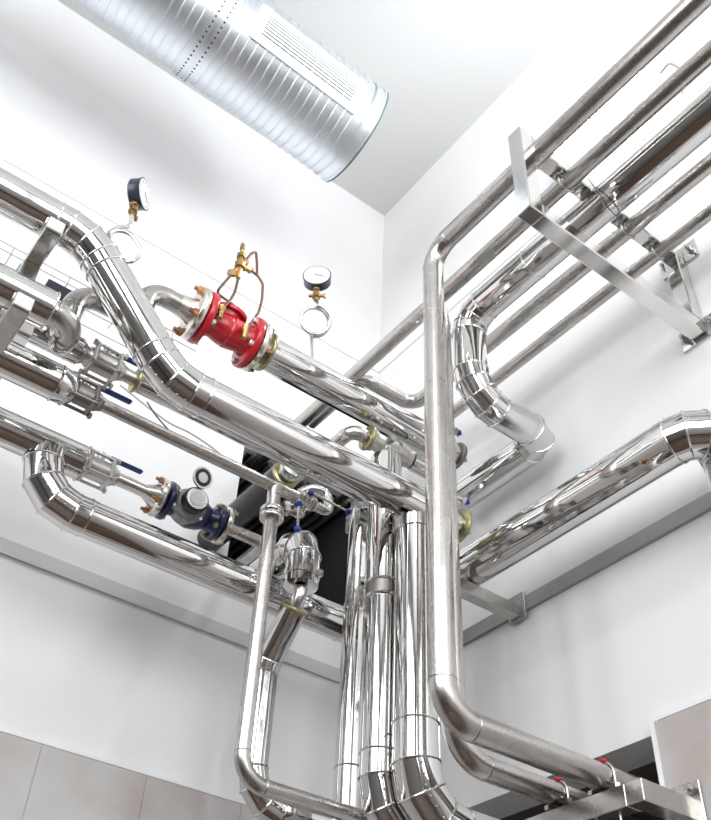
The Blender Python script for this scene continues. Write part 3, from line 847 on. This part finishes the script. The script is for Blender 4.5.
# small valve A and U-bend at its end
xe = q['end']
def lever_valve(label, c, ax, stem, lev, L, tip_r=.009, s=1.0):
    c = V(c); ax = V(ax).normalized(); stem = V(stem).normalized(); lev = V(lev).normalized()
    t = thing('lever_valve', label, 'valve', c)
    m = MB(); m.lathe(c-ax*.032*s, ax, [(0,.017*s),(.006*s,.021*s),(.018*s,.021*s),(.02*s,.016*s),(.044*s,.016*s),(.046*s,.021*s),(.058*s,.021*s),(.064*s,.017*s)], 8); m.build('body', 'bare_bright', t)
    m = MB(); m.lathe(c, stem, [(0,.010*s),(.026*s,.010*s),(.027*s,.013*s),(.034*s,.013*s)], 14); m.build('stem', 'bare_bright', t)
    k = c+stem*.036*s
    m = MB(); m.lathe(k, stem, [(0,.009*s),(.004,.009*s),(.006,.006*s)], 14); m.build('stem_cap', 'blue_knob', t)
    m = MB(); m.sweep([k, k+lev*L], .0035, 10); l_ = m.build('lever', 'bare_bright', t)
    m = MB(); m.ball(k+lev*L, tip_r, 18, 12); m.build('knob', 'blue_knob', l_)
    return t
lever_valve('small steel lever valve with blue ball knob at the end of the thin pipe', (xe+.02, y, z), EX, (-.2,-1,.2), (1,-.35,-.35), .115)
T = thing('return_bend', 'bright steel return bend curling back beside the small lever valve', 'pipe', (xe+.05, y, z))
tube(T, 'bend', [(xe+.045,y,z), (xe+.098,y,z), (xe+.098,y+.01,z+.07), (xe+.05,y+.015,z+.072), (xe+.03,y+.05,z+.06)], .0145, 'bare_bright', R=.034)
# vertical bare pipe hanging from the tee
xt = q['tee']+.012
T = thing('steel_pipe', 'thin bare vertical pipe dropping from a tee, then elbowing right near the bottom', 'pipe', (xt, y, z))
bare_pipe(T, [(xt, y, z-.016), (xt, y, 2.37), (.3, y, 2.37)], .0185, R=.062)
m = MB(); m.lathe((xt, y, z), -EZ, [(0,.0185),(.03,.0195),(.035,.0185)], 28); m.build('tee_branch', 'bare', T)
for dz in (.075, .093):
    m = MB(); m.lathe((xt, y, z-dz), -EZ, [(0,.031),(.003,.033),(.012,.033),(.015,.031)], 14); m.build('union_flange', 'bare_bright', T)
lever_valve('small steel lever valve beside the union, blue ball knob hanging down', (xt+.055, y-.01, z-.055), (1,.0,.25), (-.1,-1,-.1), (-.02,-.1,-1), .085)

# ------------------------------------------------------------------ third line: valve, water meter
q = P['P6']; y, z = q['y'], q['z']
T = thing('insulated_pipe', 'thick mirror-jacketed pipe at left that feeds the water meter line', 'pipe', (q['cap'], y, z))
jacket_pipe(T, [(-3.2, y, z), (q['cap'], y, z)], .047, seam=(0,-.8,.8))
m = MB(); m.lathe((q['cap'], y, z), EX, [(0,.0475),(.004,.046),(.006,.030),(.012,.027)], 40); m.circle_bead((q['cap'], y, z), EX, .047, .003, 48); m.build('end_cap', 'jacket', T)
ball_valve('ball_valve', 'pale steel ball valve with blue lever upstream of the water meter', (q['v'], y, z), .078, .082, lever_len=.10)
T = thing('steel_pipe', 'short flanged bare steel spool between the ball valve and the water meter', 'pipe', (q['v']+.05, y, z))
f = q['fl']
m = MB(); m.lathe((q['v']+.04, y, z), EX, [(0,.018),(f[0]-q['v']-.085,.018),(f[0]-q['v']-.055,.034),(f[0]-q['v']-.045,.036)], 28); m.build('straight_pipe', 'bare_bright', T)
flange(T, (f[0], y, z), EX, .056, .018, 'flange', rb=.046, bsz=.009, bmat='rust', blen=.02, side=-1)
T = thing('water_meter', 'dark blue flanged water meter with round glass register and raised lid', 'meter', (f[1], y, z))
L = f[2]-f[1]
m = MB(); m.lathe((f[1], y, z), EX, [(0,.040),(.015,.036),(.03,.034),(.05,.044),(L*.5,.05),(L-.05,.044),(L-.03,.034),(L-.015,.036),(L,.040)], 32); m.build('body', 'blue', T)
for x, s in ((f[1], 1), (f[2], -1)): flange(T, (x, y, z), EX, .056, .014, 'blue', rb=.046, bsz=.008, bmat='zinc', blen=.014, side=s)
rd = V((-.05,-1,-.12)).normalized(); mc = V(P['mface'])-rd*.100
m = MB(); m.lathe(mc, rd, [(0,.040),(.035,.045),(.038,.050),(.048,.050),(.052,.045),(.062,.043),(.068,.037)], 36); m.build('housing', 'grey', T)
for k in range(6):
    u, v = perp(rd); m = MB(); m.hexnut(mc+rd*.048+(u*math.cos(k*PI/3+.4)+v*math.sin(k*PI/3+.4))*.047, rd, .006, .006); m.build('bolt', 'bolt', T)
m = MB(); m.lathe(mc+rd*.068, rd, [(0,.036),(.024,.036),(.027,.033)], 36); rg = m.build('register', 'black', T)
m = MB(); m.lathe(mc+rd*.093, rd, [(0,.031),(.004,.031),(.004,.026)], 36); m.build('rim', 'bare_bright', rg)
m = MB(); m.lathe(mc+rd*.096, rd, [(0,.0215),(.003,.0215)], 36); m.build('dial', 'white', rg)
ld = (V((.15,-1,-.25))).normalized(); lc = V(P['mlid'])
m = MB(); m.lathe(lc, ld, [(0,.031),(.006,.031),(.006,.026),(.003,.026)], 36); lid = m.build('lid', 'bare_bright', T)
m = MB(); m.lathe(lc+ld*.003, ld, [(0,.025),(.002,.025)], 28); m.build('lid_inner', 'navy', lid); m = MB(); m.lathe(lc+ld*.005, ld, [(0,.015),(.002,.015)], 28); m.build('lid_window', 'white', lid)
m = MB(); m.box(mc+rd*.090+EZ*.037, (.014,.012,.010), bev=.002); m.build('hinge', 'black', lid)
T = thing('steel_pipe', 'bare flanged steel pipe leaving the water meter to the right', 'pipe', (f[3], y, z))
flange(T, (f[3], y, z), EX, .056, .016, 'flange', rb=.046, bsz=.009, bmat='zinc', blen=.02, side=1)
m = MB(); m.lathe((f[3]+.008, y, z), EX, [(0,.030),(.018,.018),(-.692-f[3],.018)], 28); m.build('straight_pipe', 'bare', T)
# big lower pipe branching from its underside
T = thing('insulated_pipe', 'lowest mirror-jacketed pipe, elbowing out below the meter line and running right', 'pipe', P['P7'][1])
jacket_pipe(T, P['P7'], .050, R=.108, gores=3, seam=(0,-.2,-1), rk=4)

# ------------------------------------------------------------------ insulated drop with jog
T = thing('insulated_pipe', 'stubby mirror-jacketed elbow pipe hanging beside the thin vertical pipe', 'pipe', P['L2top'][1])
q = P['L2top']
jacket_pipe(T, [(q[0][0], -.30, q[0][2]), q[1], (q[2][0], q[2][1], 2.965)], .047, R=.06, gores=2, rivets=False, collar=.012)
m = MB(); m.sweep([(q[1][0], q[1][1], 2.99), (q[1][0], q[1][1], 3.005)], .0495, 48); m.box((q[1][0]+.03, q[1][1]-.045, 2.997), (.014,.014,.02), bev=.002); m.build('band', 'bead', T)
q = P['L2bot']
T = thing('insulated_pipe', 'slim mirror-jacketed pipe slanting back then dropping behind the thin vertical pipe', 'pipe', q[2])
m = MB(); pa, pb = V(q[0]), V(q[2]); dd = (V(q[2])-V(q[1])).normalized(); st = V(q[1])+dd*.03
m.sweep([V(q[0]), V(q[1])+V((0,0,.012)), V(q[1])+dd*.01, st+dd*.01], .019, 24); m.build('bare_neck', 'bare_bright', T)
flange(T, st, dd, .038, .010, 'zinc', n=0)
jacket_pipe(T, [st, q[2], q[3], q[4]], .0365, R=[.05, .085], gores=[1,3], rk=2, seam=(-.3,-1,0), collar=.012)

# ------------------------------------------------------------------ vertical jacketed risers
T = thing('insulated_pipe', 'widest vertical mirrored riser, right next to the front pipe, elbowing right', 'pipe', (-.457,-.80,2.33))
jacket_pipe(T, [(-.457,-.80,3.10), (-.457,-.80,2.325), (.05,-.80,2.325)], .054, R=.12, gores=3, rk=4, seam=(.8,-1,0), beads_at=(.565,), collar=.012)
m = MB(); m.sweep([(-.457,-.80,3.062), (-.457,-.80,3.095)], .057, 48); m.build('collar', 'bead', T)
T = thing('insulated_pipe', 'middle vertical mirrored riser with a band clamp, elbowing right at the bottom', 'pipe', (-.483,-.69,2.33))
jacket_pipe(T, [(-.478,-.69,3.38), (-.478,-.69,2.315), (.05,-.69,2.315)], .0445, R=.125, gores=3, rk=4, seam=(.8,-1,0), beads_at=(.885,), collar=.012)
m = MB(); m.sweep([(-.478,-.69,2.905), (-.478,-.69,2.945)], .0460, 48); bc = m.build('band_clamp', 'dark_cast', T)
for z_ in (2.903, 2.947):
    m = MB(); m.circle_bead((-.478,-.69,z_), EZ, .0462, .0042, 48); m.build('clamp_rim', 'bead', bc)
T = thing('insulated_pipe', 'narrow vertical mirrored riser, leftmost of the three beside the front pipe', 'pipe', (-.440,-.52,2.0))
jacket_pipe(T, [(-.440,-.52,3.30), (-.440,-.52,1.9)], .0345, seam=(-.2,-1,0), joint=.93)
m = MB(); m.box((-.434,-.52,3.26), (.072,.072,.06), bev=.004); m.build('support_collar', 'satin', T)

# line between the headers
z9 = 3.425; y9 = -.69
T = thing('steel_pipe', 'bare steel bend between the two headers leading into a flanged valve', 'pipe', (-.60,y9,z9))
bare_pipe(T, [(-.605,-.25,z9), (-.605,y9,z9), (-.555,y9,z9)], .021, R=.035)
flange(T, (-.548,y9,z9), EX, .040, .010, 'zinc', n=4, bsz=.005, blen=.006)
T = thing('ball_valve', 'bright steel valve wedged between the two mirrored headers', 'valve', (-.49,y9,z9))
m = MB(); m.lathe((-.54,y9,z9), EX, [(0,.034),(.012,.034),(.013,.026),(.05,.028),(.052,.036),(.064,.036),(.066,.026),(.10,.026),(.102,.033),(.13,.033),(.131,.028),(.15,.028)], 10); m.build('body', 'cast', T)
m = MB(); m.lathe((-.49,y9-.02,z9), (0,-1,0), [(0,.011),(.03,.011)], 12); m.build('stem', 'bolt', T)
T = thing('insulated_pipe', 'short mirrored pipe between the headers just left of the front pipe', 'pipe', (-.38,y9,z9))
jacket_pipe(T, [(-.385,y9,z9), (-.23,y9,z9)], .030, seam=(0,-1,.3))

# small drain cocks peeping out right of the front pipe
for (px_, py_, pz_), lb in zip(P['tapA'], ('small blue-capped drain cock right of the front pipe, the upper one', 'small blue-capped drain cock right of the front pipe, the lower one')):
    T = thing('drain_cock', lb, 'valve', (px_, py_, pz_)); c = V((px_, py_, pz_))
    m = MB(); m.sweep([c+V((-.05,.0,-.0)), c], .008, 12); m.hexnut(c-EX*.02, EX, .014, .014); m.build('body', 'bare_bright', T)
    m = MB(); m.lathe(c, V((.5,-1,0)), [(0,.009),(.008,.009),(.010,.007)], 14); m.build('cap', 'blue_knob', T)
    m = MB(); m.lathe(c+V((-.002,.004,0)), V((.5,-1,0)), [(0,.013),(.004,.013)], 14); m.build('cap_ring', 'bare_bright', T)

# ------------------------------------------------------------------ things in the recess
c = V(P['cap'][0]); T = thing('insulated_pipe', 'dull dented dark-jacketed pipe running back into the black recess', 'pipe', c)
m = MB(); m.sweep([c, c+EY*1.3], .044, 40); m.build('jacket', 'dull', T)
c = c
flange(T, c-EY*.004, EY, .046, .010, 'zinc', n=0)
flange(T, c-EY*.03, EY, .036, .040, 'bare_bright', n=0, name='end_cap')
T = thing('steel_pipe', 'thin bare steel pipe running back into the black recess behind the meter line', 'pipe', (-.735,-.30,3.09))
m = MB(); m.sweep([(-.57,-.22,3.30), (-.57,1.2,3.30)], .020, 24); m.build('straight_pipe', 'bare', T)

# ------------------------------------------------------------------ arms from the wall under the left pipes
def arm(label, x, y0, z, w=.05, y1=0, mat='satin', plate=True):
    T = thing('support_arm', label, 'bracket', (x, 0, z))
    m = MB(); m.box((x, (y0+y1)/2, z), (w, abs(y1-y0), w), bev=.003); m.build('arm', mat, T)
    m = MB(); m.box((x, y0-.003, z), (w*.92, .006, w*.92), bev=.001); m.build('end_plug', plain('pale_plastic_plug', (.62,.61,.59), .5), T)
    if plate:
        m = MB(); m.box((x, -.004, z), (.14, .008, .12), bev=.002); m.build('wall_plate', 'satin', T)
    return T
arm('square steel support arm under the upper left end of the header', -1.600, -.850, P['P1'][0][2]-.051-.022, .042)
T = arm('square steel arm with short post under the left pipe ending in the bare loop', -1.600, -.850, 3.19-.044-.022, .042, -.690, mat='bare_dark', plate=False)
zt = P['P1'][0][2]-.051-.022-.021
m = MB(); m.box((-1.600, -.711, (3.1455+zt)/2), (.040, .040, zt-3.1455), bev=.002); m.build('post', 'bare_dark', T)
arm('smallest square steel arm at left edge, below the one under the bare loop', -1.545, -.645, P['P4']['z']-.036-.018, .034)

# ------------------------------------------------------------------ cables
m = MB(); m.sweep(catmull(P['cable']), .0028, 8); tag(m.build('cable', 'cable'), 'thin dark cable curving down across the wall to the black recess', 'cable')
m = MB(); m.sweep(catmull(P['cable2']), .0035, 8); tag(m.build('cable', 'cable_grey'), 'thin pale grey cable curving across the wall above the long thin pipe', 'cable')
T = thing('cable_tray', 'slim dark wire cable tray on the white wall behind the left pipes', 'cable tray', (-2, -.06, 4.04))
for zz, yy in ((4.068,-.10), (4.034,-.10), (4.034,-.03), (3.942,-.05)):
    m = MB(); m.sweep([(-3.6,yy,zz), (-.9,yy,zz)], .0022, 8); m.build('tray_wire', 'wire', T)
for k in range(9):
    x = -2.6+k*.2; m = MB(); m.sweep([(x,-.10,4.068), (x,-.10,4.034), (x,-.002,4.034)], .002, 8); m.build('cross_wire', 'wire', T)
for x in (-1.72, -1.66, -1.41):
    m = MB(); m.box((x,-.06,4.02), (.05 if x < -1.5 else .10,.05,.02)); m.build('clip', 'navy', T)

# ------------------------------------------------------------------ lights
def area(name, loc, rot, sx, sy, power, col=(1,1,1)):
    l = bpy.data.lights.new(name, 'AREA'); l.shape = 'RECTANGLE'; l.size = sx; l.size_y = sy; l.energy = power; l.color = col
    o = bpy.data.objects.new(name, l); COL.objects.link(o); o.location = loc; o.rotation_euler = rot; return o
for i, (a_, b_) in enumerate(WX):
    area('window_daylight', ((a_+b_)/2, Y0-.10, sum(WZ)/2), (PI/2, 0, 0), b_-a_, WZ[1]-WZ[0], 62, (.97,.985,1))  # fill light added behind the unseen back windows
area('window_daylight', (X0-.10, (FY0+FY1)/2, (FZ0+FZ1)/2), (PI/2, 0, -PI/2), FY1-FY0, FZ1-FZ0, 112, (.97,.985,1))  # side fill added to brighten the right wall and the corner
area('ceiling_light', (-3.0, -3.4, CEIL-.03), (0, 0, 0), .3, 1.2, 24, (1,.99,.97))  # added overhead fill, no fixture modelled
W_ = bpy.data.worlds.new('world'); SC.world = W_; W_.use_nodes = True
W_.node_tree.nodes['Background'].inputs[0].default_value = (.85,.92,1,1); W_.node_tree.nodes['Background'].inputs[1].default_value = .8

GROUPS = dict(ball_valve='steel ball valves on the pipes', pressure_gauge='pressure gauges on siphon tubes', support_arm='square support arms under the left pipes',
    lever_valve='small lever valves with blue ball knobs', drain_cock='blue-capped drain cocks', pipe_bracket='steel pipe brackets on the right wall',
    steel_pipe='bare steel pipes', insulated_pipe='mirror-jacketed insulated pipes', cable='cables on the walls')
for o in list(bpy.data.objects):
    if o.parent is None and 'label' in o and o.name.split('.')[0] in GROUPS: o['group'] = GROUPS[o.name.split('.')[0]]
# ------------------------------------------------------------------ camera
cd = bpy.data.cameras.new('camera'); co = bpy.data.objects.new('camera', cd); COL.objects.link(co)
R_ = P['cam']['R']; Mx = Matrix(((R_[0][0],R_[1][0],-R_[2][0]),(R_[0][1],R_[1][1],-R_[2][1]),(R_[0][2],R_[1][2],-R_[2][2])))
co.matrix_world = Matrix.Translation(P['cam']['loc']) @ Mx.to_4x4()
cd.sensor_fit = 'HORIZONTAL'; cd.sensor_width = 36; cd.lens = P['cam']['F']*36/711; cd.clip_start = .05
SC.camera = co
SC.view_settings.view_transform = 'Standard'; SC.view_settings.look = 'None'
SC.view_settings.exposure = 0.60; SC.view_settings.gamma = 1; SC.view_settings.use_curve_mapping = False
for o in bpy.data.objects:
    if '_o' in o: del o['_o']
